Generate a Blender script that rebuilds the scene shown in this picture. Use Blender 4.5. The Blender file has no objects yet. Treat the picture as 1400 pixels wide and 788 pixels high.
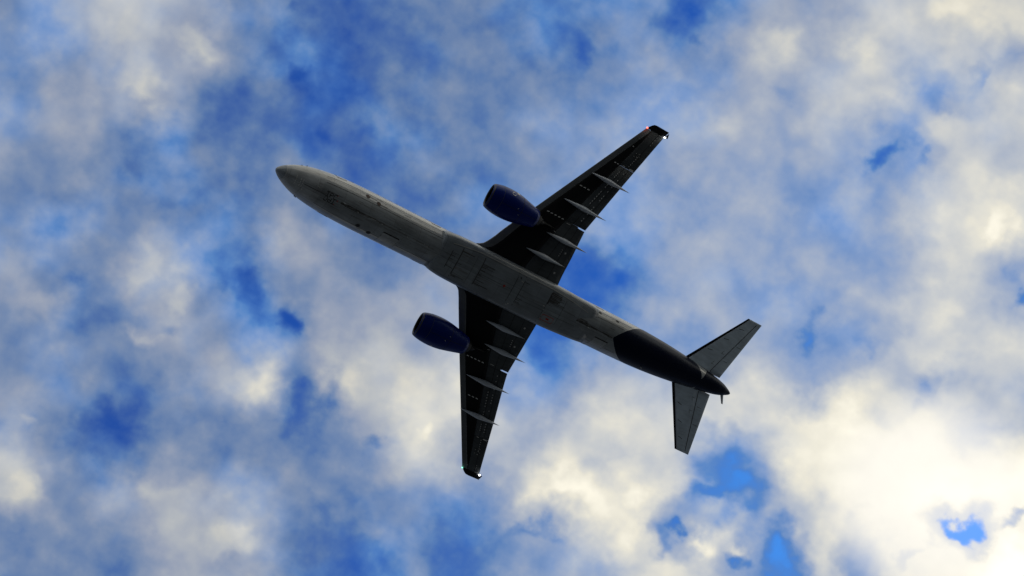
import bpy, math, random
from math import sin, cos, radians, pi, sqrt, atan2
from mathutils import Vector, Matrix

random.seed(7)
scene = bpy.context.scene
COL = scene.collection
H = 139.5                      # height of the fuselage axis above the ground (m)

# ------------------------------------------------------------------ camera
RIGHT = Vector((0.77658859, -0.48485435, -0.40227655))
UPV = Vector((-0.38728303, -0.87103043, 0.30218843))
FWD = Vector((0.49691249, 0.0788812, 0.86420815))
cd = bpy.data.cameras.new("camera")
cam = bpy.data.objects.new("camera", cd)
COL.objects.link(cam)
m = Matrix((RIGHT, UPV, -FWD)).transposed().to_4x4()
m.translation = Vector((-53.53168727, -12.41539816, -137.83888631 + H))
cam.matrix_world = m
cd.sensor_width = 36.0
cd.lens = 2400.19 / 1400 * 36.0
cd.clip_start = 0.1
cd.clip_end = 60000
scene.camera = cam

# ------------------------------------------------------------------ colour management
scene.view_settings.view_transform = 'Standard'
scene.view_settings.look = 'None'
scene.view_settings.exposure = 0.0
scene.view_settings.gamma = 1.0
scene.view_settings.use_curve_mapping = False

# ------------------------------------------------------------------ sun
SUN_EL, SUN_ROT = radians(45.0), radians(84.8)
SUND = Vector((sin(SUN_ROT) * cos(SUN_EL), cos(SUN_ROT) * cos(SUN_EL), sin(SUN_EL)))
sl = bpy.data.lights.new("sun", 'SUN')
sl.energy = 2.2
sl.angle = radians(0.6)
sl.color = (1.0, 0.93, 0.82)
sun = bpy.data.objects.new("sun", sl)
COL.objects.link(sun)
sun.rotation_euler = SUND.to_track_quat('Z', 'Y').to_euler()
sun.location = (0, 0, 400)


def lin(c):
    c = c / 255.0
    return c / 12.92 if c <= 0.04045 else ((c + 0.055) / 1.055) ** 2.4


def lin3(r, g, b):
    return (lin(r), lin(g), lin(b))


# ------------------------------------------------------------------ sky (world): clear Nishita blue behind broken, sunlit cloud
# cloud cover over the piece of sky round the zenith-side of the aircraft, sampled on a
# lattice of directions (rows run across the sky, 28 x 16)
COVER = [
 [50,58,68,74,70,62,45,38,22,25,30,36,40,37,33,34,40,47,15,36,57,65,61,73,79,82,92,87],
 [45,46,54,72,63,70,47,30,33,17,28,34,42,40,38,27,43,50,44,45,70,79,69,83,73,71,73,61],
 [48,67,58,79,71,42,30,36,22,18,36,38,46,42,44,40,46,49,50,58,68,62,75,78,73,48,65,81],
 [57,65,58,40,37,34,27,28,18,26,32,30,34,40,48,56,57,56,62,73,65,57,69,65,51,80,74,78],
 [52,52,48,35,41,42,32,38,40,24,32,42,42,42,50,50,50,52,55,57,59,55,62,57,46,65,83,75],
 [48,40,37,42,35,34,38,45,44,36,30,30,37,42,46,46,50,50,53,57,67,57,50,58,57,75,85,92],
 [48,46,46,52,63,44,36,62,62,50,38,38,43,48,42,46,50,52,57,63,61,55,53,56,62,83,87,90],
 [56,42,42,68,70,46,27,50,60,50,42,55,60,50,30,15,13,40,58,60,57,54,60,57,65,73,80,58],
 [54,50,36,46,64,58,36,25,50,58,63,64,65,60,20,6,20,55,57,60,55,57,50,62,70,85,80,66],
 [48,46,40,46,60,55,58,47,62,68,74,68,70,60,22,30,48,50,50,50,63,55,48,47,62,83,83,83],
 [57,44,50,35,44,64,76,76,34,82,80,88,86,74,48,50,68,70,70,70,84,62,63,82,78,62,70,76],
 [56,43,20,14,38,39,39,47,30,58,77,87,87,70,66,76,86,88,80,80,79,88,100,103,96,97,74,70],
 [76,57,35,38,50,43,40,42,42,42,68,77,68,70,68,86,76,80,76,32,47,90,98,103,109,112,104,100],
 [78,55,60,62,78,67,57,60,45,40,43,53,46,45,90,104,99,95,76,27,36,72,95,103,112,121,122,118],
 [43,57,46,58,77,72,80,54,35,27,47,44,28,40,50,62,90,88,43,83,55,62,88,89,104,106,80,100],
 [43,40,38,44,64,72,58,56,30,18,30,38,20,42,53,56,62,87,93,70,45,20,80,50,84,97,105,120],
]
# small breaks (negative) and bright knots (positive) in the cloud: px-lattice x, y, radius a, b, turn, amount
KNOTS = [
 (1206,217,26,16,-50,-.38),(1250,217,12,10,0,-.14),(338,390,26,22,20,-.22),(391,438,15,24,10,-.42),
 (408,98,16,14,0,-.20),(428,548,26,24,30,-.20),(405,572,20,22,20,-.16),(445,700,24,14,20,-.10),
 (1302,722,44,24,30,-1.1),(1342,718,24,28,0,-.75),(1388,711,18,9,-10,-.7),(1250,762,26,9,-35,-.3),
 (985,648,26,18,-30,-.06),(960,668,22,16,0,-.14),(1000,640,10,26,40,.12),(965,650,26,8,20,.10),(1010,662,34,14,10,-.16),(1030,690,16,22,0,-.10),(975,690,26,10,-25,.12),(935,726,12,9,30,-.30),(905,742,22,12,-45,-.22),(1062,738,24,28,30,-.40),
 (1010,765,18,12,40,-.40),(1018,704,26,14,-10,.16),(965,745,16,18,0,.22),(1006,750,14,12,30,.25),
 (785,668,34,26,10,.10),(825,698,26,18,20,.10),(872,676,18,16,0,.10),(868,718,20,18,0,.08),
 (740,722,40,10,10,-.16),(355,515,30,34,0,.12),(397,300,36,40,0,.08),(212,37,60,40,0,.03),
 (200,115,24,24,0,.08),(270,60,26,22,35,.12),(210,355,36,22,20,.10),(195,448,30,12,10,.16),
 (228,438,14,9,0,-.12),(245,404,22,20,0,.14),(150,570,40,26,0,-.12),(38,660,20,22,-40,.14),
 (195,668,30,22,20,.10),(315,745,40,20,-15,.10),(45,420,34,20,0,.10),(40,560,20,9,30,.12),
 (562,545,30,30,0,.06),(560,592,40,20,0,.06),(1105,460,14,20,20,-.28),(1116,430,10,10,0,-.12),
 (1190,488,14,10,0,-.08),(1395,398,20,12,-30,-.40),(1288,150,28,16,10,-.12),(1335,105,12,18,30,-.14),
 (1230,190,14,12,0,-.12),(1062,130,22,12,30,-.06),(1364,310,14,30,10,.14),(1070,55,26,18,0,.12),
 (1300,10,36,20,0,.10),(1180,65,30,20,-30,.08),(935,12,22,18,0,-.10),(960,60,12,12,0,-.12),(792,66,14,24,0,-.18),
 (480,60,12,14,0,-.06),(480,120,14,14,0,-.08),(447,178,16,14,0,-.12),(495,185,16,14,0,-.12),(533,210,18,20,0,-.06),
 (390,12,14,12,0,-.12),(62,305,20,22,0,-.12),(100,385,16,14,0,-.14),(170,228,30,18,-40,-.06),
 (1310,680,60,40,10,.12),(1115,700,40,26,-20,-.10),(1165,745,40,24,10,-.08),(1150,560,40,22,30,.06),(1210,560,24,20,0,-.10),(1330,600,34,20,0,-.10),(1380,760,50,40,0,.18),(830,372,26,22,0,-.08),(762,455,24,14,20,-.10),
 (1275,525,36,14,-40,-.12),(1345,580,44,16,0,-.08),(1180,715,34,16,-10,-.12),(1300,420,20,24,40,.05),
 (415,455,14,10,0,.06),(470,520,26,24,0,.08),(640,545,26,24,0,.06),(575,585,14,10,0,.1),(505,612,12,9,0,-.2),
]
world = bpy.data.worlds.new("World")
scene.world = world
world.use_nodes = True
nt = world.node_tree
nt.nodes.clear()
N, LK = nt.nodes, nt.links


def nd(t, **k):
    n = N.new(t)
    for a, b in k.items():
        setattr(n, a, b)
    return n


def plug(sock, v):
    if isinstance(v, bpy.types.NodeSocket):
        LK.new(v, sock)
    else:
        sock.default_value = v


def mth(op, a, b=None, c=None, clamp=False):
    n = nd('ShaderNodeMath', operation=op, use_clamp=clamp)
    plug(n.inputs[0], a)
    if b is not None:
        plug(n.inputs[1], b)
    if c is not None:
        plug(n.inputs[2], c)
    return n.outputs[0]


def vm(op, a, b=None, c=None):
    n = nd('ShaderNodeVectorMath', operation=op)
    plug(n.inputs[0], a)
    if b is not None:
        if op == 'SCALE':
            plug(n.inputs['Scale'], b)
        else:
            plug(n.inputs[1], b)
    if c is not None:
        plug(n.inputs[2], c)
    return n.outputs['Value'] if op in ('DOT_PRODUCT', 'LENGTH') else n.outputs[0]


def noise(vec, scale, detail, rough, col=False, dist=0.0):
    n = nd('ShaderNodeTexNoise')
    plug(n.inputs['Vector'], vec)
    n.inputs['Scale'].default_value = scale
    n.inputs['Detail'].default_value = detail
    n.inputs['Roughness'].default_value = rough
    n.inputs['Distortion'].default_value = dist
    return n.outputs['Color'] if col else n.outputs[0]


def sstep(x, a, b, lo=0.0, hi=1.0):
    n = nd('ShaderNodeMapRange', interpolation_type='SMOOTHSTEP')
    plug(n.inputs['Value'], x)
    n.inputs['From Min'].default_value = a
    n.inputs['From Max'].default_value = b
    n.inputs['To Min'].default_value = lo
    n.inputs['To Max'].default_value = hi
    return n.outputs[0]


def mixc(f, a, b):
    n = nd('ShaderNodeMix', data_type='RGBA')
    plug(n.inputs['Factor'], f)
    plug(n.inputs[6], a)
    plug(n.inputs[7], b)
    return n.outputs[2]


tc = nd('ShaderNodeTexCoord')
DIR = tc.outputs['Generated']
w1 = vm('SCALE', vm('SUBTRACT', noise(DIR, 34.0, 3.0, 0.55, col=True), (.5, .5, .5)), 0.034)
w2 = vm('SCALE', vm('SUBTRACT', noise(DIR, 120.0, 3.0, 0.55, col=True), (.5, .5, .5)), 0.009)
DW = vm('ADD', vm('ADD', DIR, w1), w2)
dF = mth('MAXIMUM', vm('DOT_PRODUCT', DW, tuple(FWD)), 0.05)
uu = mth('DIVIDE', vm('DOT_PRODUCT', DW, tuple(RIGHT)), dF)
vv = mth('DIVIDE', vm('DOT_PRODUCT', DW, tuple(UPV)), dF)
fx = mth('MULTIPLY_ADD', uu, 2400.0 / 1400.0, 0.5)
py = mth('MULTIPLY_ADD', vv, -2400.0, 394.0)
pyc = mth('MINIMUM', mth('MAXIMUM', py, 25.0), 775.0)
cover = None
for j, row in enumerate(COVER):
    rp = nd('ShaderNodeValToRGB')
    cr = rp.color_ramp
    cr.interpolation = 'CARDINAL'
    while len(cr.elements) < 28:
        cr.elements.new(0.5)
    for i, vq in enumerate(row):
        e = cr.elements[i]
        e.position = (25 + 50 * i) / 1400.0
        q = vq / 140.0
        e.color = (q, q, q, 1)
    # (the vanishing multiple of the running sum only makes the nodes run one after the other)
    plug(rp.inputs[0], fx if cover is None else mth('MULTIPLY_ADD', cover, 1e-7, fx))
    bw = nd('ShaderNodeSeparateColor')
    plug(bw.inputs[0], rp.outputs[0])
    t = mth('ABSOLUTE', mth('MULTIPLY_ADD', pyc, 1 / 50.0, -(25 + 50 * j) / 50.0))
    wgt = mth('MAXIMUM', mth('SUBTRACT', 1.0, t), 0.0)
    cover = mth('MULTIPLY', bw.outputs[0], wgt) if cover is None else mth('MULTIPLY_ADD', bw.outputs[0], wgt, cover)
cover = mth('MULTIPLY', cover, 1.4)
PV = nd('ShaderNodeCombineXYZ')
plug(PV.inputs[0], mth('MULTIPLY', fx, 14.0))
plug(PV.inputs[1], mth('MULTIPLY', py, 0.01))
for (kx, ky, ra, rb, rot, amp) in KNOTS:
    mp = nd('ShaderNodeMapping', vector_type='TEXTURE')
    mp.inputs['Location'].default_value = (kx / 100.0, ky / 100.0, 0)
    mp.inputs['Rotation'].default_value = (0, 0, radians(rot))
    mp.inputs['Scale'].default_value = (ra * 1.45 / 100.0, rb * 1.45 / 100.0, 1)
    plug(mp.inputs['Vector'], vm('MULTIPLY_ADD', cover, (1e-7, 1e-7, 0), PV.outputs[0]))
    g = sstep(vm('LENGTH', mp.outputs[0]), 0.0, 1.0, 1.0, 0.0)
    cover = mth('MULTIPLY_ADD', g, amp, cover)
# open sky away from that patch: broken cloud of the same kind
far = noise(DIR, 3.2, 6.0, 0.6)
far = mth('MULTIPLY_ADD', far, 2.0, -0.35)
sepd = nd('ShaderNodeSeparateXYZ')
plug(sepd.inputs[0], DIR)
# unseen sky made brighter to port, added to light that flank
far = mth('ADD', far, sstep(sepd.outputs[1], -0.7, 0.1, 0.30, 0.0))
au = mth('DIVIDE', mth('ABSOLUTE', uu), 0.2917)
av = mth('DIVIDE', mth('ABSOLUTE', vv), 0.1642)
edge = sstep(mth('MAXIMUM', au, av), 1.03, 1.6)
behind = sstep(vm('DOT_PRODUCT', DIR, tuple(FWD)), 0.3, 0.6, 1.0, 0.0)
edge = mth('MAXIMUM', edge, behind)
cover = mth('MULTIPLY_ADD', mth('SUBTRACT', far, cover), edge, cover)
fine = mth('SUBTRACT', noise(DIR, 46.0, 3.0, 0.45), 0.5)
fine2 = mth('SUBTRACT', noise(DIR, 115.0, 3.0, 0.5), 0.5)
# thin cloud is ragged, thick cloud smooth
ragged = sstep(cover, 0.2, 0.85, 1.0, 0.0)
fine = mth('MULTIPLY', fine, mth('MULTIPLY_ADD', ragged, 0.26, 0.30))
fine2 = mth('MULTIPLY', fine2, mth('MULTIPLY_ADD', ragged, 0.19, 0.08))
cover = mth('ADD', mth('ADD', fine, fine2), mth('ADD', cover, -0.005))
cover = mth('SMOOTH_MAX', cover, 0.0, 0.20)
# the thin edge of a cloud is brighter near the sun
nearsun = sstep(vm('DOT_PRODUCT', DIR, tuple(SUND)), 0.9978, 0.99970)
cthick = mth('MULTIPLY', mth('SMOOTH_MAX', cover, 0.27, 0.14), 1 / 1.4)
# colours of cloud by thickness
CL = [(0.0, lin3(20, 78, 186)), (0.2, lin3(56, 110, 192)), (0.35, lin3(88, 135, 198)), (0.5, lin3(128, 157, 204)),
      (0.65, lin3(164, 178, 201)), (0.8, lin3(200, 203, 206)), (0.95, lin3(234, 230, 215)), (1.1, lin3(254, 249, 232)),
      (1.3, (1.06, 1.05, 0.99))]
rp = nd('ShaderNodeValToRGB')
while len(rp.color_ramp.elements) < len(CL):
    rp.color_ramp.elements.new(0.5)
for e, (p_, c_) in zip(rp.color_ramp.elements, CL):
    e.position = p_ / 1.4
    e.color = (*c_, 1)
plug(rp.inputs[0], cthick)
CS = [(0.0, lin3(26, 80, 176)), (0.2, lin3(66, 104, 166)), (0.35, lin3(94, 123, 170)), (0.5, lin3(120, 140, 174)),
      (0.65, lin3(150, 160, 181)), (0.8, lin3(182, 186, 190)), (0.95, lin3(216, 212, 199)), (1.1, lin3(244, 238, 220)),
      (1.3, (1.0, 0.98, 0.9))]
rp2 = nd('ShaderNodeValToRGB')
while len(rp2.color_ramp.elements) < len(CS):
    rp2.color_ramp.elements.new(0.5)
for e, (p_, c_) in zip(rp2.color_ramp.elements, CS):
    e.position = p_ / 1.4
    e.color = (*c_, 1)
plug(rp2.inputs[0], cthick)
# thicker, greyer cloud comes in patches and mostly away from the sun
thick = sstep(noise(DIR, 17.0, 3.0, 0.5), 0.28, 0.56)
away = sstep(vm('DOT_PRODUCT', DIR, tuple(SUND)), 0.930, 0.995, 1.0, 0.45)
cloud = vm('SCALE', mixc(mth('MULTIPLY', thick, away), rp.outputs[0], rp2.outputs[0]), 10.0)
sunang = vm('DOT_PRODUCT', DIR, tuple(SUND))
glow = sstep(sunang, 0.94, 1.0)
cloud = vm('SCALE', cloud, mth('MULTIPLY_ADD', glow, 0.10, 1.0))
cloud = mixc(mth('MULTIPLY', nearsun, 0.72), cloud, (10.2, 9.9, 9.2, 1))
skyn = nd('ShaderNodeTexSky', sky_type='NISHITA')
skyn.sun_disc = False
skyn.sun_elevation = SUN_EL
skyn.sun_rotation = SUN_ROT
skyn.air_density = 1.0
skyn.dust_density = 0.3
skyn.ozone_density = 3.0
blue = vm('MULTIPLY', skyn.outputs[0], (0.022, 0.255, 0.92))
# forward-scattered light round the sun
blue = vm('ADD', blue, vm('SCALE', (0.50, 1.9, 3.4), sstep(sunang, 0.982, 0.9998)))
skycol = mixc(sstep(cover, -0.12, 0.40), blue, cloud)
side_dim = sstep(sepd.outputs[1], -0.25, 0.65, 1.0, 0.30)  # unseen starboard sky dimmed, added to keep that flank dark
side_dim = mth('MULTIPLY_ADD', mth('SUBTRACT', side_dim, 1.0), edge, 1.0)
skycol = vm('SCALE', skycol, side_dim)
bg = nd('ShaderNodeBackground')
plug(bg.inputs['Color'], skycol)
bg.inputs['Strength'].default_value = 0.1
outw = nd('ShaderNodeOutputWorld')
LK.new(bg.outputs[0], outw.inputs['Surface'])

# ------------------------------------------------------------------ materials


def mat(name, col, rough=0.5, metal=0.0, spec=0.5, coat=0.0, var=0.0, vscale=(0.25, 2.5, 2.5), emit=None, estr=0.0,
        tint=None, panels=False):
    mt = bpy.data.materials.new(name)
    mt.use_nodes = True
    t_ = mt.node_tree
    b = t_.nodes['Principled BSDF']
    b.inputs['Base Color'].default_value = (*col, 1)
    b.inputs['Roughness'].default_value = rough
    b.inputs['Metallic'].default_value = metal
    b.inputs['Specular IOR Level'].default_value = spec
    b.inputs['Coat Weight'].default_value = coat
    b.inputs['Coat Roughness'].default_value = 0.12
    if tint:
        b.inputs['Specular Tint'].default_value = (*tint, 1)
    if emit:
        b.inputs['Emission Color'].default_value = (*emit, 1)
        b.inputs['Emission Strength'].default_value = estr
    if var > 0:
        # grime: long fore-and-aft streaks plus blotches
        tcn = t_.nodes.new('ShaderNodeTexCoord')
        mpn = t_.nodes.new('ShaderNodeMapping')
        mpn.inputs['Scale'].default_value = vscale
        t_.links.new(tcn.outputs['Object'], mpn.inputs[0])
        n1 = t_.nodes.new('ShaderNodeTexNoise')
        n1.inputs['Scale'].default_value = 1.6
        n1.inputs['Detail'].default_value = 6
        n1.inputs['Roughness'].default_value = 0.62
        t_.links.new(mpn.outputs[0], n1.inputs['Vector'])
        n2 = t_.nodes.new('ShaderNodeTexNoise')
        n2.inputs['Scale'].default_value = 0.55
        n2.inputs['Detail'].default_value = 4
        t_.links.new(tcn.outputs['Object'], n2.inputs['Vector'])
        ad = t_.nodes.new('ShaderNodeMath')
        ad.operation = 'ADD'
        t_.links.new(n1.outputs[0], ad.inputs[0])
        t_.links.new(n2.outputs[0], ad.inputs[1])
        mr = t_.nodes.new('ShaderNodeMapRange')
        mr.inputs['From Min'].default_value = 0.62
        mr.inputs['From Max'].default_value = 1.35
        mr.inputs['To Min'].default_value = 1.0 - var
        mr.inputs['To Max'].default_value = 1.0 + var * 0.6
        t_.links.new(ad.outputs[0], mr.inputs['Value'])
        sc = t_.nodes.new('ShaderNodeVectorMath')
        sc.operation = 'SCALE'
        sc.inputs[0].default_value = col
        t_.links.new(mr.outputs[0], sc.inputs['Scale'])
        colout = sc.outputs[0]
        if panels:
            # skin panels: lap joints every metre and a half or so, each panel a touch lighter or darker
            sx = t_.nodes.new('ShaderNodeSeparateXYZ')
            t_.links.new(tcn.outputs['Object'], sx.inputs[0])
            zz = t_.nodes.new('ShaderNodeMath')
            zz.operation = 'SUBTRACT'
            t_.links.new(sx.outputs[2], zz.inputs[0])
            zz.inputs[1].default_value = 2.35
            at = t_.nodes.new('ShaderNodeMath')
            at.operation = 'ARCTAN2'
            t_.links.new(sx.outputs[1], at.inputs[0])
            t_.links.new(zz.outputs[0], at.inputs[1])
            cx = t_.nodes.new('ShaderNodeCombineXYZ')
            t_.links.new(sx.outputs[0], cx.inputs[0])
            t_.links.new(at.outputs[0], cx.inputs[1])
            mp2 = t_.nodes.new('ShaderNodeMapping')
            mp2.inputs['Scale'].default_value = (1, 1.9, 1)
            t_.links.new(cx.outputs[0], mp2.inputs[0])
            br = t_.nodes.new('ShaderNodeTexBrick')
            br.inputs['Color1'].default_value = (1, 1, 1, 1)
            br.inputs['Color2'].default_value = (.78, .79, .80, 1)
            br.inputs['Mortar'].default_value = (.55, .55, .55, 1)
            br.inputs['Scale'].default_value = 1.0
            br.inputs['Brick Width'].default_value = 2.6
            br.inputs['Row Height'].default_value = 1.15
            br.inputs['Mortar Size'].default_value = 0.022
            br.inputs['Mortar Smooth'].default_value = 0.4
            t_.links.new(mp2.outputs[0], br.inputs[0])
            mu = t_.nodes.new('ShaderNodeVectorMath')
            mu.operation = 'MULTIPLY'
            t_.links.new(colout, mu.inputs[0])
            t_.links.new(br.outputs[0], mu.inputs[1])
            colout = mu.outputs[0]
        t_.links.new(colout, b.inputs['Base Color'])
        rr = t_.nodes.new('ShaderNodeMapRange')
        rr.inputs['From Min'].default_value = 0.6
        rr.inputs['From Max'].default_value = 1.4
        rr.inputs['To Min'].default_value = min(1, rough + 0.12)
        rr.inputs['To Max'].default_value = max(0, rough - 0.1)
        t_.links.new(ad.outputs[0], rr.inputs['Value'])
        t_.links.new(rr.outputs[0], b.inputs['Roughness'])
    return mt


M = {
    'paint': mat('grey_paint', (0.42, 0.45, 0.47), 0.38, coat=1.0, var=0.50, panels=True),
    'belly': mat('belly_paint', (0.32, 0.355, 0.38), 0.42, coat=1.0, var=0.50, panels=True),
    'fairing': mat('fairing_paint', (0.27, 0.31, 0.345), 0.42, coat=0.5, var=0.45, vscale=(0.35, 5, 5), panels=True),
    'navy': mat('navy_paint', (0.0012, 0.0035, 0.020), 0.28, spec=0.14, var=0.2, tint=(.35, .6, 1)),
    'engine': mat('engine_navy_paint', (0.002, 0.012, 0.17), 0.3, spec=0.25, var=0.2, tint=(.15, .45, 1)),
    'box': mat('wing_box_shaded_skin', (0.008, 0.009, 0.011), 0.6, spec=0.12, var=0.25, vscale=(1, 0.4, 1)),  # grey skin with its shade put into a near-black colour
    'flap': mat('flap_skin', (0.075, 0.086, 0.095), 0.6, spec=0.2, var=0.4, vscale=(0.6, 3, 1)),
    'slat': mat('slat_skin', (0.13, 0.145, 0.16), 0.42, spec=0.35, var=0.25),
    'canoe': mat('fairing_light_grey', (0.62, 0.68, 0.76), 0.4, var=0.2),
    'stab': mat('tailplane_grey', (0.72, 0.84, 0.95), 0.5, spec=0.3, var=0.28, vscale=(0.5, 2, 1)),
    'black': mat('black_boot', (0.006, 0.007, 0.009), 0.5, spec=0.15),
    'seam': mat('seam_dark', (0.07, 0.072, 0.075), 0.7),
    'stain': mat('oil_stain', (0.07, 0.068, 0.065), 0.7, var=0.6, vscale=(0.5, 8, 8)),
    'stain2': mat('thin_oil_film', (0.20, 0.20, 0.20), 0.6, var=0.6, vscale=(0.5, 10, 10)),
    'white': mat('white_mark', (0.8, 0.8, 0.78), 0.5),
    'chalk': mat('pale_fastener_sealant', (0.55, 0.55, 0.53), 0.5),
    'cream': mat('cream_line', (0.62, 0.60, 0.54), 0.5, var=0.3),  # pale cream lines on flank, doors and fairing
    'red': mat('red_mark', (0.42, 0.03, 0.018), 0.5),
    'ink': mat('black_lettering', (0.008, 0.008, 0.009), 0.6),
    'metal': mat('bare_metal', (0.55, 0.55, 0.56), 0.3, metal=0.9),
    'darkmetal': mat('dark_metal', (0.08, 0.08, 0.085), 0.4, metal=0.7),
    'glass': mat('cabin_glass', (0.015, 0.02, 0.028), 0.08, spec=0.6),
    'rust': mat('rust_brown_vent', (0.055, 0.022, 0.014), 0.6),
    'redlamp': mat('red_lamp', (0.5, 0.02, 0.01), 0.3, emit=(1.0, 0.10, 0.05), estr=7),
    'greenlamp': mat('green_lamp', (0.02, 0.5, 0.2), 0.3, emit=(0.25, 1.0, 0.62), estr=2.2),
    'whitelamp': mat('white_strobe', (0.8, 0.8, 0.8), 0.3, emit=(0.92, 0.96, 1.0), estr=10),
}

# ------------------------------------------------------------------ mesh builder
OFF = Vector((27.0, 0.0, -2.35))          # the airliner's own origin (belly, mid-length) in nose-based coordinates


class MB:
    def __init__(self):
        self.v, self.f, self.mi, self.mats, self.sm = [], [], [], [], []

    def slot(self, mname):
        if mname not in self.mats:
            self.mats.append(mname)
        return self.mats.index(mname)

    def add(self, vs, fs, mname, smooth=True):
        o = len(self.v)
        self.v += [Vector(p) - OFF for p in vs]
        s = self.slot(mname)
        for f in fs:
            self.f.append([i + o for i in f])
            self.mi.append(s)
            self.sm.append(smooth)

    def grid(self, rows, mname, smooth=True, close=False, matf=None):
        """rows: list of equal-length point lists"""
        n = len(rows[0])
        o = len(self.v)
        for r in rows:
            self.v += [Vector(p) - OFF for p in r]
        for i in range(len(rows) - 1):
            for j in range(n if close else n - 1):
                k = (j + 1) % n
                self.f.append([o + i * n + j, o + i * n + k, o + (i + 1) * n + k, o + (i + 1) * n + j])
                self.mi.append(self.slot(matf(i, j) if matf else mname))
                self.sm.append(smooth)

    def fan(self, ring, mname, smooth=False):
        o = len(self.v)
        self.v += [Vector(p) - OFF for p in ring]
        self.f.append([o + i for i in range(len(ring))])
        self.mi.append(self.slot(mname))
        self.sm.append(smooth)

    def build(self, name, parent=None):
        me = bpy.data.meshes.new(name)
        me.from_pydata([tuple(p) for p in self.v], [], self.f)
        for mn in self.mats:
            me.materials.append(M[mn])
        me.polygons.foreach_set('material_index', self.mi)
        me.polygons.foreach_set('use_smooth', self.sm)
        me.update()
        import bmesh
        bm = bmesh.new()
        bm.from_mesh(me)
        bmesh.ops.remove_doubles(bm, verts=bm.verts, dist=0.0004)
        bmesh.ops.recalc_face_normals(bm, faces=bm.faces)
        bm.to_mesh(me)
        bm.free()
        ob = bpy.data.objects.new(name, me)
        COL.objects.link(ob)
        if parent is not None:
            ob.parent = parent
        return ob


def pl(tab, x, k=1):
    """smooth (monotone cubic) lookup of column k in a table of rows (x, ...)"""
    n = len(tab)
    if x <= tab[0][0]:
        return tab[0][k]
    if x >= tab[-1][0]:
        return tab[-1][k]
    i = max(q for q in range(n - 1) if tab[q][0] <= x)

    def d(a):
        return (tab[a + 1][k] - tab[a][k]) / (tab[a + 1][0] - tab[a][0])

    def mslope(a):
        if a == 0:
            return d(0)
        if a == n - 1:
            return d(n - 2)
        p, q = d(a - 1), d(a)
        return 0 if p * q <= 0 else 2 * p * q / (p + q)
    h = tab[i + 1][0] - tab[i][0]
    t = (x - tab[i][0]) / h
    m0, m1 = mslope(i), mslope(i + 1)
    return ((2 * t ** 3 - 3 * t * t + 1) * tab[i][k] + (t ** 3 - 2 * t * t + t) * h * m0
            + (-2 * t ** 3 + 3 * t * t) * tab[i + 1][k] + (t ** 3 - t * t) * h * m1)


def ln(tab, x, k=1):
    if x <= tab[0][0]:
        a, b = tab[0], tab[1]
    elif x >= tab[-1][0]:
        a, b = tab[-2], tab[-1]
    else:
        i = max(q for q in range(len(tab) - 1) if tab[q][0] <= x)
        a, b = tab[i], tab[i + 1]
    return a[k] + (b[k] - a[k]) * (x - a[0]) / (b[0] - a[0])


# ------------------------------------------------------------------ setting: the field below
ROOT_LOC = OFF + Vector((0, 0, H))
gm = bpy.data.meshes.new("ground")
S_ = 15000.0
gm.from_pydata([(-S_, -S_, 0), (S_, -S_, 0), (S_, S_, 0), (-S_, S_, 0)], [], [(0, 1, 2, 3)])
ground = bpy.data.objects.new("ground", gm)
COL.objects.link(ground)
ground['kind'] = 'structure'
gmat = bpy.data.materials.new('field_grass')
gmat.use_nodes = True
gn = gmat.node_tree
gb = gn.nodes['Principled BSDF']
gt = gn.nodes.new('ShaderNodeTexCoord')
gno = gn.nodes.new('ShaderNodeTexNoise')
gno.inputs['Scale'].default_value = 0.08
gno.inputs['Detail'].default_value = 8
gn.links.new(gt.outputs['Object'], gno.inputs['Vector'])
gr = gn.nodes.new('ShaderNodeValToRGB')
gr.color_ramp.elements[0].position = 0.3
gr.color_ramp.elements[0].color = (0.018, 0.022, 0.025, 1)
gr.color_ramp.elements[1].position = 0.7
gr.color_ramp.elements[1].color = (0.034, 0.040, 0.045, 1)
gn.links.new(gno.outputs[0], gr.inputs[0])
gn.links.new(gr.outputs[0], gb.inputs['Base Color'])
gb.inputs['Roughness'].default_value = 0.9
gm.materials.append(gmat)

# ------------------------------------------------------------------ the airliner
air = bpy.data.objects.new("airliner", None)
COL.objects.link(air)
air.location = ROOT_LOC
air['label'] = 'long twin-engined jet airliner with grey belly and navy engines flying overhead'
air['category'] = 'airplane'

# ---- fuselage: x, half width, bottom z, widest z, top z
FUS = [
    (0.00, .012, -.562, -.55, -.538), (0.05, .15, -.70, -.55, -.40), (0.20, .31, -.88, -.55, -.22), (0.50, .54, -1.10, -.54, 0.0),
    (1.0, .82, -1.35, -.5, .27), (1.7, 1.11, -1.58, -.42, .62), (2.7, 1.39, -1.79, -.3, 1.15), (4.0, 1.61, -1.92, -.18, 1.65),
    (5.3, 1.75, -1.98, -.08, 1.87), (7.0, 1.84, -2.0, 0, 1.97), (9.0, 1.88, -2.0, 0, 2.0), (36.0, 1.88, -2.0, 0, 2.0),
    (38.0, 1.87, -1.97, 0.0, 2.0), (40.0, 1.84, -1.85, .05, 2.0), (42.0, 1.77, -1.62, .12, 1.98), (44.0, 1.66, -1.33, .25, 1.94),
    (46.0, 1.50, -1.0, .42, 1.88), (48.0, 1.30, -.62, .58, 1.8), (50.0, 1.06, -.25, .72, 1.7), (51.5, .86, .03, .8, 1.55),
    (52.6, .63, .30, .85, 1.35), (53.3, .38, .55, .88, 1.15), (53.8, .14, .76, .88, .99), (53.93, .015, .865, .88, .895)]


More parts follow.
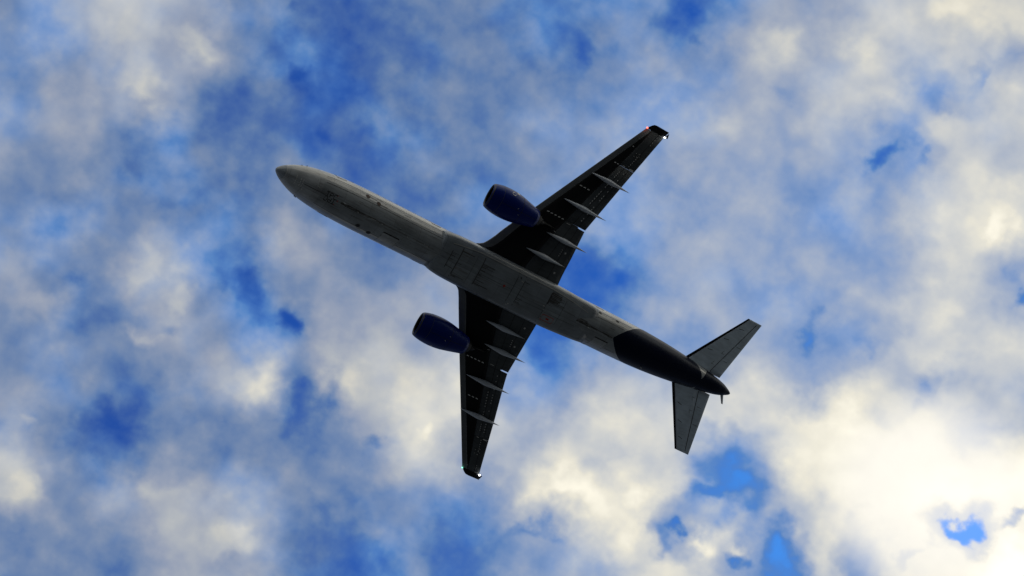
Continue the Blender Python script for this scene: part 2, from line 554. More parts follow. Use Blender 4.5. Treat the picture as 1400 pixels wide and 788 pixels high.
def fus(x, a, off=0.0):
    """point on the fuselage skin; a = degrees from the belly line, + to starboard"""
    w, zb, zc, zt = (pl(FUS, x, k) for k in (1, 2, 3, 4))
    r = radians(a)
    c = cos(r)
    b = (zc - zb) if c > 0 else (zt - zc)
    p = Vector((x, w * sin(r), zc - b * c))
    if off:
        nrm = Vector((0, sin(r) * b, -c * w))
        nrm.normalize()
        p += nrm * off
    return p


def blue_start(a):
    aa = min(abs(a + 2), 110)
    return 36.62 + 0.028 * aa + 0.00020 * aa * aa


def blue_rear(a):
    aa = a - 18 if abs(a) < 150 else 150
    return max(45.5, 49.1 - 0.000125 * aa * aa)


def cone_start(a):
    return max(blue_rear(a) + 0.002, 48.75 + 0.0105 * min(abs(a - 18), 130))


mb = MB()
NA = 96
angs = [-180 + 360.0 * i / NA for i in range(NA)]


def seg(fa, fb, n, mname, matf=None):
    rows = []
    for i in range(n + 1):
        t = i / n
        rows.append([fus(fa(a) * (1 - t) + fb(a) * t, a) for a in angs])
    mb.grid(rows, mname, True, True, matf)




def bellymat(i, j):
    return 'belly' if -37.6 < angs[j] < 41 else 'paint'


nose_x = [0, .012, .03, .06, .1, .16, .24, .34, .5, .7, 1.0, 1.3, 1.7, 2.2, 2.7, 3.3, 4.0, 4.7, 5.4, 6.2, 7, 8, 9]
for a_, b_ in zip(nose_x[:-1], nose_x[1:]):
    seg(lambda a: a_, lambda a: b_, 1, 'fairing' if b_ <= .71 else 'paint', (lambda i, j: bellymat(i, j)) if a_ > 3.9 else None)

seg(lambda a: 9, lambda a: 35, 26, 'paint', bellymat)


def bs(a):
    return blue_start(a)


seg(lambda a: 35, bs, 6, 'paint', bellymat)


def tailmat(j):
    # the navy lobe wraps the belly and fades out up the flanks
    a = angs[j]
    return 'navy' if -108 <= a <= 108 else 'paint'


seg(bs, blue_rear, 24, 'navy', lambda i, j: tailmat(j))
seg(blue_rear, cone_start, 3, 'paint')
seg(cone_start, lambda a: 52.6, 6, 'navy')
for a_, b_ in ((52.6, 53.0), (53.0, 53.3), (53.3, 53.55), (53.55, 53.8), (53.8, 53.93)):
    seg(lambda a: a_, lambda a: b_, 2, 'navy')


def strip(mbx, pts, width, mname, surf=fus, off=0.006, sub=0.4):
    """a flat line painted on a skin: pts in (x, angle), width in metres"""
    P = []
    for (xa, aa), (xb, ab) in zip(pts[:-1], pts[1:]):
        L = (surf(xa, aa) - surf(xb, ab)).length
        n = max(1, int(L / sub))
        for i in range(n):
            t = i / n
            P.append((xa + (xb - xa) * t, aa + (ab - aa) * t))
    P.append(pts[-1])
    rows = []
    for i, (x, a) in enumerate(P):
        p = surf(x, a, off)
        q0 = surf(*P[max(0, i - 1)], off)
        q1 = surf(*P[min(len(P) - 1, i + 1)], off)
        tdir = (q1 - q0).normalized()
        nrm = (surf(x, a, off + 0.05) - p).normalized()
        sd = tdir.cross(nrm).normalized() * width / 2
        rows.append([p - sd, p + sd])
    mbx.grid(rows, mname, True)


def patch(mbx, x0, x1, a0, a1, mname, surf=fus, off=0.006, nx=None, na=None):
    nx = nx or max(2, int((x1 - x0) / 0.4))
    na = na or max(2, int(abs(a1 - a0) / 4))
    rows = [[surf(x0 + (x1 - x0) * i / nx, a0 + (a1 - a0) * j / na, off) for j in range(na + 1)] for i in range(nx + 1)]
    mbx.grid(rows, mname, True)


def oval(mbx, x, a, rx, ry, mname, surf=fus, off=0.008, n=14, ring=0.0):
    c = surf(x, a)
    da = math.degrees(ry / max(0.3, 1.9))
    out = [surf(x + rx * cos(2 * pi * i / n), a + da * sin(2 * pi * i / n), off) for i in range(n)]
    if ring > 0:
        k = 1 - ring
        inn = [surf(x + rx * k * cos(2 * pi * i / n), a + da * k * sin(2 * pi * i / n), off) for i in range(n)]
        mbx.grid([out, inn], mname, True, True)
    else:
        mbx.fan(out, mname)


# skin joints and stains that belong to the fuselage surface
strip(mb, [(4.2, -37.5), (16.5, -37.5)], .05, 'seam')
strip(mb, [(4.2, -55), (9, -56), (16.4, -56)], .05, 'cream')
strip(mb, [(4.2, -61), (9, -61), (16.4, -60)], .035, 'seam')
strip(mb, [(4, 41.25), (16.4, 41.25)], .04, 'seam')
strip(mb, [(33.9, -37.5), (37.6, -37.5)], .05, 'seam')
strip(mb, [(33.9, -58), (38.6, -58)], .04, 'seam')
strip(mb, [(33.9, -52), (38.4, -52)], .04, 'cream')
strip(mb, [(34, 41.25), (37.9, 41.25)], .04, 'seam')
for xr in (3.4, 7.7, 10.2, 13.6):
    strip(mb, [(xr, -75), (xr, 70)], .03, 'seam')
strip(mb, [(35.4, -70), (35.4, 40)], .03, 'seam')
strip(mb, [(0.75, a) for a in range(-95, 70, 12)], .05, 'chalk')
strip(mb, [(.30, -40), (.55, -25)], .03, 'chalk')
# pale dashed edges of the nose access panel
for (x0, a0, x1, a1) in ((1.62, -24, 1.62, -10), (1.64, -7, 1.64, 4), (1.66, 8, 1.66, 20), (2.02, -18, 2.02, -9), (2.04, -5, 2.04, 2),
                         (2.06, 8, 2.06, 15), (2.24, -16, 2.24, -4), (2.26, -1, 2.26, 3), (2.26, 8, 2.26, 13), (2.42, 18, 2.48, 22)):
    strip(mb, [(x0, a0), (x1, a1)], .06, 'white')
strip(mb, [(3.5, -15), (3.75, -13)], .05, 'chalk')
# belly centreline oil track behind the nose gear
rt = random.Random(21)


def track(x0, a0, x1, a1, spread, n, lmax, heavy):
    """oil blown back along the belly: many thin broken runs"""
    for i in range(n):
        t = rt.random() ** 1.25
        x = x0 + (x1 - x0) * t
        a = a0 + (a1 - a0) * t + rt.gauss(0, spread)
        L = min(x1 - x, lmax * (.25 + rt.random()))
        if L < .1:
            continue
        strip(mb, [(x, a), (x + L, a + (a1 - a0) * L / (x1 - x0))], rt.uniform(.02, .075), 'stain' if rt.random() < heavy else 'stain2',
              off=.004 + .003 * rt.random())


track(5.75, -.8, 8.0, -.4, 1.1, 34, .9, .75)
track(7.4, -.4, 10.6, 0, 1.0, 26, .8, .45)
track(10.0, 0, 15.8, 0, .9, 18, 1.0, .2)
track(6.0, 2.0, 12.0, 2.5, 2.2, 10, 1.2, .1)
for i in range(70):
    x_, a_ = rt.uniform(2.5, 36), rt.uniform(-62, 55)
    if 16.2 < x_ < 34:
        continue
    x2_ = min(x_ + rt.uniform(.3, 1.6), 16.2 if x_ < 16.2 else 36.5)
    strip(mb, [(x_, a_), (x2_, a_)], rt.uniform(.015, .05), 'stain2', off=.004 + .003 * rt.random())
strip(mb, [(2.4, -1), (4.45, -1)], .05, 'seam')
track(31.75, -1.5, 33.6, -2.2, 1.8, 36, .8, .8)
track(32.8, -2.2, 36.6, -.4, 1.1, 40, .9, .7)
track(31.9, -7, 33.8, -6, 1.6, 16, .8, .5)
for (x, a) in ((8.27, -52), (9.41, -45)):
    strip(mb, [(x + .2, a), (x + .95, a)], .07, 'stain2')
for (x, a) in ((7.76, 1.5), (10.31, 1.5), (12.99, 1.5)):
    strip(mb, [(x - .03, a), (x + .12, a + 1.5)], .06, 'chalk')
strip(mb, [(9.2, 1), (9.7, 1)], .05, 'chalk')
strip(mb, [(14.75, -1), (15.2, 2)], .05, 'chalk')
strip(mb, [(5.9, 8), (6.05, 10)], .06, 'chalk')
strip(mb, [(16.33, -46), (16.5, -35), (16.66, -20), (16.74, 0), (16.74, 12), (16.6, 28), (16.33, 46)], .10, 'seam')
strip(mb, [(33.95, -44), (33.1, -31), (32.35, -16), (31.85, -3), (31.85, 9), (32.7, 27), (34.0, 47)], .07, 'seam')
fuselage = mb.build('fuselage', air)


# ---- nose gear doors with their lettering
def letters(mbx, x0, ac, flip):
    """TPC, reading aft with its head to port; flip turns it half round"""
    hgt, wid, gap, lw = .42, .27, .10, .06
    G = {'T': [[(0, 1), (1, 1)], [(.5, 1), (.5, 0)]],
         'P': [[(0, 0), (0, 1), (.75, 1), (1, .85), (1, .62), (.75, .47), (0, .47)]],
         'C': [[(1, .8), (.8, 1), (.25, 1), (0, .75), (0, .25), (.25, 0), (.8, 0), (1, .2)]]}
    tot = 3 * wid + 2 * gap
    for k, ch in enumerate('TPC'):
        for ply in G[ch]:
            pts = []
            for (gx, gy) in ply:
                lx = k * (wid + gap) + gx * wid - tot / 2
                ly = gy * hgt - hgt / 2
                if flip:
                    lx, ly = -lx, -ly
                pts.append((x0 + lx, ac - math.degrees(ly / 1.9)))
            strip(mbx, pts, lw, 'ink', off=0.016, sub=.1)


for side, a0, a1 in ((-1, -15, -.6), (1, .6, 15)):
    d = MB()
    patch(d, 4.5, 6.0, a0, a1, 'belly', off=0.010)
    letters(d, 4.98, -6.6 if side < 0 else 7.0, side > 0)
    strip(d, [(4.5, a0), (4.5, a1)], .03, 'seam', off=.014)
    ao = a0 if side < 0 else a1
    strip(d, [(4.5, ao), (5.95, ao)], .03, 'seam', off=.014)
    strip(d, [(5.56, .4 * side), (5.42, 15 * side)], .08, 'ink', off=.015)
    strip(d, [(5.68, .6 * side), (5.53, 14 * side)], .12, 'red', off=.014)
    d.build('nose_gear_door', air)

# ---- cargo doors low on the starboard side
for (x0, x1) in ((10.85, 12.5), (34.9, 36.45)):
    d = MB()
    patch(d, x0, x1, 19, 62, 'paint', off=.008)
    strip(d, [(x0, 19), (x1, 19)], .11, 'ink', off=.013)
    strip(d, [(x0, 19), (x0, 62)], .05, 'seam', off=.013)
    strip(d, [(x1, 19), (x1, 62)], .07, 'seam', off=.013)
    strip(d, [(x0 + .04, 21), (x0 + .04, 40)], .03, 'chalk', off=.014)
    strip(d, [(x1 + .06, 30), (x1 + .06, 40)], .03, 'chalk', off=.014)
    d.build('cargo_door', air)

# ---- passenger doors, both flanks
for sgn in (-1, 1):
    for xd in (5.25, 15.25, 34.3):
        d = MB()
        patch(d, xd, xd + .95, sgn * 77, sgn * 122, 'paint', off=.008)
        for q in ((xd, 77, xd, 122), (xd + .95, 77, xd + .95, 122), (xd, 77, xd + .95, 77), (xd, 122, xd + .95, 122)):
            strip(d, [(q[0], sgn * q[1]), (q[2], sgn * q[3])], .07, 'seam', off=.012)
        strip(d, [(xd + .03, sgn * 75), (xd + .9, sgn * 75)], .05, 'cream', off=.012)
        o = d.build('passenger_door', air)
        h_ = MB()
        strip(h_, [(xd + .2, sgn * 92), (xd + .5, sgn * 92)], .06, 'metal', off=.02)
        h_.build('door_handle', o)

# ---- cabin windows along both flanks
for sgn in (-1, 1):
    proto = None
    xs = [7.0 + .66 * i for i in range(46)]
    for xw in xs:
        if any(abs(xw - (xd + .47)) < .8 for xd in (5.25, 15.25, 34.3)):
            continue
        if proto is None:
            w_ = MB()
            x0 = xw
            ring = []
            for i in range(14):
                t = 2 * pi * i / 14
                ring.append((x0 + .125 * cos(t), sgn * (98 + 5.8 * sin(t))))
            w_.fan([fus(x, a, .012) for x, a in ring], 'glass')
            out = [fus(x0 + (x - x0) * 1.3, sgn * 98 + (a - sgn * 98) * 1.3, .010) for x, a in ring]
            inn = [fus(x, a, .010) for x, a in ring]
            w_.grid([out, inn], 'seam', True, True)
            proto = w_.build('cabin_window', air)
            px0 = xw
        elif xw < 9.0:
            continue
        else:
            c = proto.copy()
            COL.objects.link(c)
            c.parent = air
            c.location = (xw - px0, sgn * (pl(FUS, xw) - pl(FUS, px0)), 0)

# cockpit glazing
for sgn in (-1, 1):
    for (x0, x1, a0, a1) in ((1.95, 2.9, 150, 177), (2.55, 3.35, 122, 147), (3.2, 3.95, 112, 133)):
        w_ = MB()
        patch(w_, x0, x1, sgn * a0, sgn * a1, 'glass', off=.010)
        w_.build('cockpit_window', air)

# ---- oval vents and air outlets on the belly
for (x, a, mname) in ((8.27, -52, 'rust'), (9.41, -45, 'rust'), (8.55, 37, 'ink'), (9.8, 43, 'ink'), (34.59, -55, 'ink'), (36.74, -55, 'ink')):
    v_ = MB()
    oval(v_, x, a, .17 if mname == 'rust' else .15, .17 if mname != 'ink' or x < 20 else .11, mname, off=.012)
    oval(v_, x, a, .22, .21 if x < 20 else .14, 'seam', off=.009, ring=.25)
    v_.build('air_outlet', air)


def blade(name, x, a, hgt, c0, c1, mname, parent, sweep=.15, thick=.05, surf=fus):
    b_ = MB()
    rows = []
    base = surf(x, a)
    up = (surf(x, a, .1) - base).normalized()
    sd = up.cross(Vector((1, 0, 0))).normalized()
    for t in (-.1, 0, .5, 1):
        ch = c0 + (c1 - c0) * max(t, 0)
        o = base + up * hgt * t + Vector((sweep * max(t, 0), 0, 0))
        th = thick * (1 - .5 * max(t, 0))
        rows.append([o + Vector((-ch / 2, 0, 0)), o + sd * th / 2, o + Vector((ch / 2, 0, 0)), o - sd * th / 2])
    b_.grid(rows, mname, False, True)
    b_.fan(rows[-1], mname)
    return b_.build(name, parent)


blade('antenna', 6.25, -3, .28, .35, .18, 'paint', air)
blade('antenna', 12.0, -8, .30, .40, .2, 'paint', air)
blade('antenna', 33.6, 3, .30, .40, .2, 'paint', air)
blade('pitot_probe', 2.55, 78, .10, .10, .06, 'darkmetal', air, .05)
blade('pitot_probe', 2.75, 84, .08, .10, .06, 'darkmetal', air, .05)
blade('pitot_probe', 2.0, -96, .06, .10, .06, 'darkmetal', air, .05)
blade('pitot_probe', 2.5, -98, .06, .10, .06, 'darkmetal', air, .05)
blade('drain_mast', 41.6, 48, .22, .22, .12, 'canoe', air, .12)
blade('drain_mast', 53.05, 78, .78, .42, .22, 'canoe', air, .42, .12)

# ---- wing-to-body fairing
FAIR = [(16.30, 1.74, -1.90), (16.7, 1.88, -2.06), (17.2, 1.96, -2.16), (18.0, 2.03, -2.25), (19.5, 2.07, -2.31), (22, 2.08, -2.34),
        (27, 2.08, -2.34), (29, 2.06, -2.29), (30.5, 2.02, -2.19), (31.7, 1.96, -2.05), (33.0, 1.89, -1.92), (34.2, 1.78, -1.76)]


def fair(x, a, off=0.0):
    w, zb = pl(FAIR, x, 1), pl(FAIR, x, 2)
    zc = -.95
    r = radians(a)
    n = 3.6

    def pt(q, e):
        s, c = sin(q), cos(q)
        y = (w + e) * math.copysign(abs(s) ** (2 / n), s)
        if c > 0:
            z = zc - (zc - zb + e) * c ** (2 / n)
        else:
            z = zc + (0.75 + e) * abs(c) ** (2 / 2.0)
            y = math.copysign(1.72 + (abs(y) - 1.72) * 1.0, y) if abs(y) > 1.72 else y
        return Vector((x, y, z))
    p = pt(r, 0)
    if off:
        q0, q1 = pt(r - .01, 0), pt(r + .01, 0)
        tg = (q1 - q0).normalized()
        nr = Vector((0, tg.z, -tg.y))
        if nr.dot(p - Vector((x, 0, 0))) < 0:
            nr = -nr
        p = p + nr * off
    return p


fb = MB()
xs = [16.3, 16.5, 16.7, 16.95, 17.2, 17.6, 18, 18.6, 19.5, 20.5, 22, 24, 26, 27, 28, 29, 29.7, 30.5, 31.1, 31.7, 32.3, 33, 33.6, 34.2]
aa_ = [-128 + 4 * i for i in range(65)]
fb.grid([[fair(x, a) for a in aa_] for x in xs], 'fairing')
fb.fan([fair(16.3, a) for a in aa_], 'fairing')
fb.fan([fair(34.2, a) for a in aa_], 'fairing')


def fy(y):
    """fairing angle whose flat underside is at lateral position y"""
    return math.degrees(math.asin(max(-1, min(1, math.copysign(abs(y) / 2.08, y) if True else 0)) ** 1)) if False else \
        math.copysign(math.degrees(math.asin(min(1, (abs(y) / 2.08)) ** 1.8)), y)


def cross(x, y0, y1, wd, mname='seam', x2=None):
    ys = [y0 + (y1 - y0) * i / 8 for i in range(9)]
    xe = x if x2 is None else x2
    strip(fb, [(x + (xe - x) * i / 8, fy(y)) for i, y in enumerate(ys)], wd, mname, surf=fair)


cross(17.45, -.75, 1.0, .07)
cross(18.3, -1.3, 1.55, .10)
cross(19.9, -1.5, 1.4, .03)
cross(20.65, -1.4, 1.25, .10)
cross(24.45, -1.55, 1.65, .06)
cross(25.25, -1.5, 1.75, .07)
cross(28.35, -1.55, 1.75, .045, x2=28.35)
cross(30.2, -1.25, 1.3, .035)
strip(fb, [(17.2, fy(-1.35)), (20, fy(-1.62)), (28.4, fy(-1.62)), (31, fy(-1.45)), (33, fy(-1.2))], .04, 'cream', surf=fair)
strip(fb, [(17.2, fy(-1.25)), (20, fy(-1.5)), (28.4, fy(-1.5)), (31, fy(-1.35))], .03, 'seam', surf=fair)
strip(fb, [(20.7, fy(.1)), (24.4, fy(.1))], .03, 'seam', surf=fair)
strip(fb, [(25.3, fy(.6)), (28.3, fy(.55))], .03, 'seam', surf=fair)
strip(fb, [(25.3, fy(.15)), (28.2, fy(.0))], .035, 'stain2', surf=fair)
strip(fb, [(28.4, fy(-.4)), (31.8, fy(-.3))], .03, 'seam', surf=fair)
strip(fb, [(28.4, fy(.62)), (32.3, fy(.62))], .03, 'seam', surf=fair)
# oil running back from the panel joints
rs = random.Random(3)
for (xj, y0, y1, n, lmax) in ((18.33, -1.2, 1.4, 22, 1.5), (20.7, -1.3, 1.2, 20, 1.7), (17.47, -.6, .9, 9, .8), (25.3, -1.4, 1.6, 16, 1.1),
                              (28.4, -1.45, -.1, 18, 1.9), (28.4, .6, 1.6, 6, .8)):
    for i in range(n):
        y = y0 + (y1 - y0) * rs.random()
        L = lmax * rs.random() ** 1.8 + .15
        strip(fb, [(xj, fy(y)), (xj + L, fy(y * 1.0))], rs.uniform(.02, .06), 'stain' if rs.random() < .5 else 'stain2', surf=fair,
              off=.004 + .002 * rs.random())
for k in range(7):
    y = -1.3 + .13 * k + rs.uniform(-.03, .03)
    strip(fb, [(28.4, fy(y)), (28.4 + rs.uniform(.6, 1.6), fy(y))], rs.uniform(.07, .14), 'stain', surf=fair, off=.008)
strip(fb, [(28.42, fy(-1.3)), (28.42, fy(-.2))], .12, 'ink', surf=fair, off=.009)
# red outlined service panel with a red mark in it
for (x0, y0, x1, y1) in ((28.55, .82, 29.85, .82), (29.85, .82, 29.85, 1.36), (29.85, 1.36, 28.55, 1.36), (28.55, 1.36, 28.55, .82)):
    strip(fb, [(x0, fy(y0)), (x1, fy(y1))], .055, 'red', surf=fair, off=.010)
strip(fb, [(29.05, fy(1.1)), (29.4, fy(1.1))], .17, 'red', surf=fair, off=.010)
# small pale fittings
for (x, y, L, wd) in ((24.75, 1.36, .16, .12), (24.6, 1.5, .2, .05), (24.9, -.98, .3, .04), (28.1, .1, .2, .08), (28.25, .4, .12, .07)):
    strip(fb, [(x, fy(y)), (x + L, fy(y + .02))], wd, 'chalk', surf=fair, off=.010)
strip(fb, [(24.7, fy(-1.28)), (24.8, fy(-1.12))], .09, 'ink', surf=fair, off=.010)
fairing = fb.build('belly_fairing', air)
bl = MB()
c0 = fair(23.57, fy(.1), 0)
rows = []
for k in range(5):
    t = pi / 2 * k / 4
    rows.append([c0 + Vector((.13 * cos(t) * cos(q), .13 * cos(t) * sin(q), -.12 * sin(t) + .01)) for q in [2 * pi * i / 12 for i in range(12)]])
bl.grid(rows, 'red', True, True)
bl.build('beacon', fairing)

# ------------------------------------------------------------------ wings
WING = {
 -1: dict(LE=[(1.2, 18.2), (1.95, 19.35), (2.05, 19.7), (2.36, 20.33), (2.8, 20.75), (3.45, 21.22), (4.06, 21.60), (4.62, 21.98), (5.13, 22.34), (7.39, 24.02),
              (8.54, 24.84), (18.65, 32.07)],
          TE=[(1.2, 29.12), (1.95, 29.15), (3.1, 29.24), (4.64, 29.47), (7.53, 29.78), (9.38, 30.51), (12.82, 31.87), (14.59, 32.58), (18.68, 34.24)],
          SP=[(1.2, 24.9), (2.67, 25.3), (5.27, 26.36), (8.57, 27.91), (12.0, 29.58), (14.6, 30.82), (18.17, 32.53), (18.7, 32.75)],
          tip=18.62, cap=[(18.62, 32.05, 34.22), (18.85, 32.28, 34.33), (19.1, 32.55, 34.46), (19.24, 32.76, 34.55), (19.29, 33.1, 34.6)]),
 1: dict(LE=[(1.2, 18.2), (1.95, 19.6), (2.1, 20.05), (2.4, 20.46), (3.01, 20.95), (3.76, 21.5), (5.57, 22.87), (8.07, 24.8), (10.01, 26.3), (13.58, 29.07),
             (17.94, 32.43)],
         TE=[(1.2, 29.15), (2.0, 29.2), (6.64, 29.86), (7.61, 30.0), (9.63, 30.87), (12.22, 32.03), (13.37, 32.51), (17.68, 34.35), (18, 34.5)],
         SP=[(1.2, 24.9), (4.27, 26.05), (5.29, 26.55), (6.94, 27.33), (8.54, 28.2), (11.6, 29.76), (16.1, 32.15), (17.63, 32.95), (18, 33.1)],
         tip=17.90, cap=[(17.90, 32.4, 34.45), (18.1, 32.66, 34.55), (18.3, 32.95, 34.66), (18.42, 33.2, 34.72), (18.46, 33.55, 34.75)]),
}


def wz(y):
    return -1.2 + .2784 * (y - 1.9)


def prof(fr, chord, t):
    """lower / upper surface offsets at chord fraction fr"""
    th = 5 * t * chord * (0.2969 * sqrt(max(fr, 0)) - .126 * fr - .3516 * fr * fr + .2843 * fr ** 3 - .1015 * fr ** 4) + .012
    lo = -.30 * th
    return lo, lo + th * 1.5


def wing_pt(S, side, y, fr, upper, dz=0.0):
    le, te = ln(S['LE'], y), ln(S['TE'], y)
    ch = te - le
    t = .13 - .04 * (y - 1.9) / 16.4
    lo, up = prof(fr, ch, t)
    return Vector((le + fr * ch, side * y, wz(y) + .05 + (up if upper else lo) + dz))


def frac(S, y, x):
    le, te = ln(S['LE'], y), ln(S['TE'], y)
    return max(0.0, min(1.0, (x - le) / (te - le)))


def slat_fr(S, y):
    wd = .80 if y < 4 else .80 + (.62 - .80) * min(1, (y - 4) / 4)
    return frac(S, y, ln(S['LE'], y) + wd)


def spar_fr(S, y):
    return max(slat_fr(S, y) + .02, frac(S, y, ln(S['SP'], y)))


def wing_strip(mbx, S, side, y0, x0, y1, x1, wd, mname, off=.012):
    """a flat mark under the wing between two (y, x) points"""
    n = max(1, int(abs(y1 - y0) + abs(x1 - x0)))
    rows = []
    t0 = Vector((x1 - x0, side * (y1 - y0), 0)).normalized()
    sd = Vector((-t0.y, t0.x, 0)) * wd / 2
    for i in range(n + 1):
        t = i / n
        y, x = y0 + (y1 - y0) * t, x0 + (x1 - x0) * t
        row = []
        for s in (-1, 1):
            xx, yy = x + s * sd.x, side * y + s * sd.y
            p = wing_pt(S, side, abs(yy), frac(S, abs(yy), xx), False, -off)
            p.x = xx
            row.append(p)
        rows.append(row)
    mbx.grid(rows, mname, True)


for side in (-1, 1):
    S = WING[side]
    ys = [1.2, 1.6, 1.95, 2.05, 2.2, 2.4, 2.7, 3.0, 3.45, 3.8, 4.2, 4.7, 5.2, 5.8, 6.5, 7.1, 7.55, 8.2, 9, 10, 11, 12, 13, 14.35, 15.4, 16.4, 17.2, S['tip']]

    def band(fa, fb_, ysel, mname, cap0=True, cap1=True, n=7, thin=0.0):
        b_ = MB()
        rows = []
        for y in ysel:
            a, b = fa(y), fb_(y)
            fr = [a + (b - a) * i / n for i in range(n + 1)]
            if a == 0:
                fr = [b * (i / n) ** 1.8 for i in range(n + 1)]
            lo = [wing_pt(S, side, y, f, False) for f in fr]
            up = [wing_pt(S, side, y, f, True) for f in reversed(fr)]
            rows.append(lo + up)
        b_.grid(rows, mname, True, True)
        if cap0:
            b_.fan(rows[0], mname)
        if cap1:
            b_.fan(rows[-1], mname)
        return b_

    gap = .0006

    # wing box
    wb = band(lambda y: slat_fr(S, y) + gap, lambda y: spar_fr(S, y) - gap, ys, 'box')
    # pale dashed chordwise joints
    for (yj, x0, x1, n) in ((7.52, 24.75, 28.2, 8), (10.96, 27.45, 29.7, 5), (14.35, 29.7, 30.7, 3), (16.47, 31.05, 31.75, 3)):
        for i in range(n):
            a = x0 + (x1 - x0) * i / n
            b = a + (x1 - x0) / n * .58
            lim = ln(S['SP'], yj) - .12
            lo_ = ln(S['LE'], yj) + .75
            if b < lim and a > lo_:
                wing_strip(wb, S, side, yj, a, yj + .03, b, .08, 'white')
    for i in range(6):
        wing_strip(wb, S, side, 6.7 - .12 * i, 24.9 + .42 * i, 6.64 - .12 * i, 25.12 + .42 * i, .05, 'seam' if i % 2 else 'chalk')
    wing = wb.build('wing', air)

    # slats, inboard and outboard of the engine
    for (ya, yb) in ((1.95, 6.1), (6.85, S['tip'] - .02)):
        yy = [ya] + [y for y in ys if ya + .1 < y < yb - .1] + [yb]
        b_ = band(lambda y: 0.0, lambda y: slat_fr(S, y) - gap, yy, 'slat')
        b_.build('slat', wing)
    yy = [6.1, 6.45, 6.85]
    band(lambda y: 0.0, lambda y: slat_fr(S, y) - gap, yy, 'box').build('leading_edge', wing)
    if True:
        yy = [1.2, 1.6, 1.94]
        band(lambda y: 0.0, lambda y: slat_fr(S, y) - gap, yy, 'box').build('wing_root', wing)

    # flaps and aileron
    for (nm, ya, yb) in (('flap', 1.2, 7.525), ('flap', 7.535, 14.345), ('aileron', 14.355, S['tip'])):
        yy = [ya] + [y for y in ys if ya + .1 < y < yb - .1] + [yb]
        if yb < 8:
            yy = [y for y in yy if y < 7.38] + [7.40, 7.412, 7.525]
        b_ = band(lambda y: spar_fr(S, y) + gap,
                  lambda y: .9995 if not 7.41 < y < 7.53 else frac(S, y, ln(S['TE'], y) - .85), yy, 'flap')

        def xat(y, k):
            sp, te = ln(S['SP'], y), ln(S['TE'], y)
            return sp + (te - sp) * k
        # joint between spoiler panel and flap
        for k in (.36, .66) if nm == 'flap' else (.55,):
            n = 8
            for i in range(n):
                y0, y1 = ya + (yb - ya) * i / n + .03, ya + (yb - ya) * (i + 1) / n - .03
                y0, y1 = max(y0, 1.95), max(y1, 1.98)
                wing_strip(b_, S, side, y0, xat(y0, k), y1, xat(y1, k), .05, 'ink')
        # dotted rows of fasteners
        rg = random.Random(11 if side > 0 else 5)
        if nm == 'flap' and ya > 5:
            segs = ((.28, 9.9, 12.4, 9), (.56, 8.1, 14.0, 22), (.28, 13.1, 13.9, 4))
            big = side < 0
        elif nm == 'flap':
            segs = ((.60, 4.4, 5.2, 4),)
            big = False
        else:
            segs = ((.5, 14.6, 15.9, 6), (.62, 17.0, S['tip'] - .1, 5))
            big = False
        for (k, y0, y1, n) in segs:
            st = (y1 - y0) / n
            for i in range(n):
                if rg.random() < .22:
                    continue
                y = y0 + st * i
                L = st * (.5 if big else .32)
                wing_strip(b_, S, side, y, xat(y, k), y + L, xat(y + L, k), .07, 'white')
        if nm == 'flap' and ya < 5:
            for (y, k) in ((2.85, .74), (4.86, .72)):
                wing_strip(b_, S, side, y, xat(y, k), y + .05, xat(y, k) + .18, .16, 'chalk')
            wing_strip(b_, S, side, 7.35, xat(7.35, .1), 7.37, xat(7.37, .28), .06, 'chalk')
            for (y, k) in ((2.5, .18), (3.0, .1)):
                wing_strip(b_, S, side, y, xat(y, k), y + .28, xat(y, k) - .42, .05, 'seam')
        if nm == 'aileron':
            for dy in (0, .34):
                yy0 = 15.65 + dy
                x_ = xat(yy0, .45)
                for q in range(10):
                    t0_, t1_ = 2 * pi * q / 10, 2 * pi * (q + .8) / 10
                    wing_strip(b_, S, side, yy0 + .13 * cos(t0_), x_ + .34 * sin(t0_), yy0 + .13 * cos(t1_), x_ + .34 * sin(t1_), .05,
                               'ink' if q % 4 else 'chalk')
            wing_strip(b_, S, side, 14.45, xat(14.45, .15), 14.46, xat(14.45, .32), .07, 'chalk')
            wing_strip(b_, S, side, 14.45, xat(14.45, .62), 14.46, xat(14.45, .9), .10, 'white')
            wing_strip(b_, S, side, S['tip'] - .05, ln(S['TE'], S['tip']) - .6, S['tip'] - .04, ln(S['TE'], S['tip']) - .1, .08, 'chalk')
        b_.build(nm, wing)

    # wing tip cap
    b_ = MB()
    rows = []
    for q, (y, xa, xb) in enumerate(S['cap']):
        zc_ = wz(y) + .05
        ch = xb - xa
        k = (1, .96, .82, .55, .12)[q]
        fr = [0, .02, .08, .2, .4, .6, .8, 1]
        lo = [Vector((xa + f * ch, side * y, zc_ + prof(f, ch, .09)[0] * k)) for f in fr]
        up = [Vector((xa + f * ch, side * y, zc_ + prof(f, ch, .09)[1] * k)) for f in reversed(fr)]
        rows.append(lo + up)
    b_.grid(rows, 'black', True, True)
    b_.fan(rows[-1], 'black')
    cap = b_.build('wing_tip', wing)
    # lamps at the tip: coloured one in the leading edge, white strobe in the trailing edge

    def lamp(nm, p, r, mname, par):
        l_ = MB()
        rows = []
        for i in range(9):
            t = pi * i / 8
            rows.append([p + Vector((-1.5 * r * cos(t), r * sin(t) * cos(q), r * sin(t) * sin(q))) for q in [2 * pi * k / 12 for k in range(12)]])
        l_.grid(rows, mname, True, True)
        return l_.build(nm, par)
    yt = S['tip'] + .04
    lamp('navigation_light', Vector((ln(S['LE'], yt) - .02, side * yt, wz(yt))), .06, 'redlamp' if side < 0 else 'greenlamp', cap)
    lamp('strobe_light', Vector((S['cap'][0][2] + .05, side * (S['tip'] + .06), wz(yt) - .02)), .07, 'whitelamp', cap)
    b_ = MB()
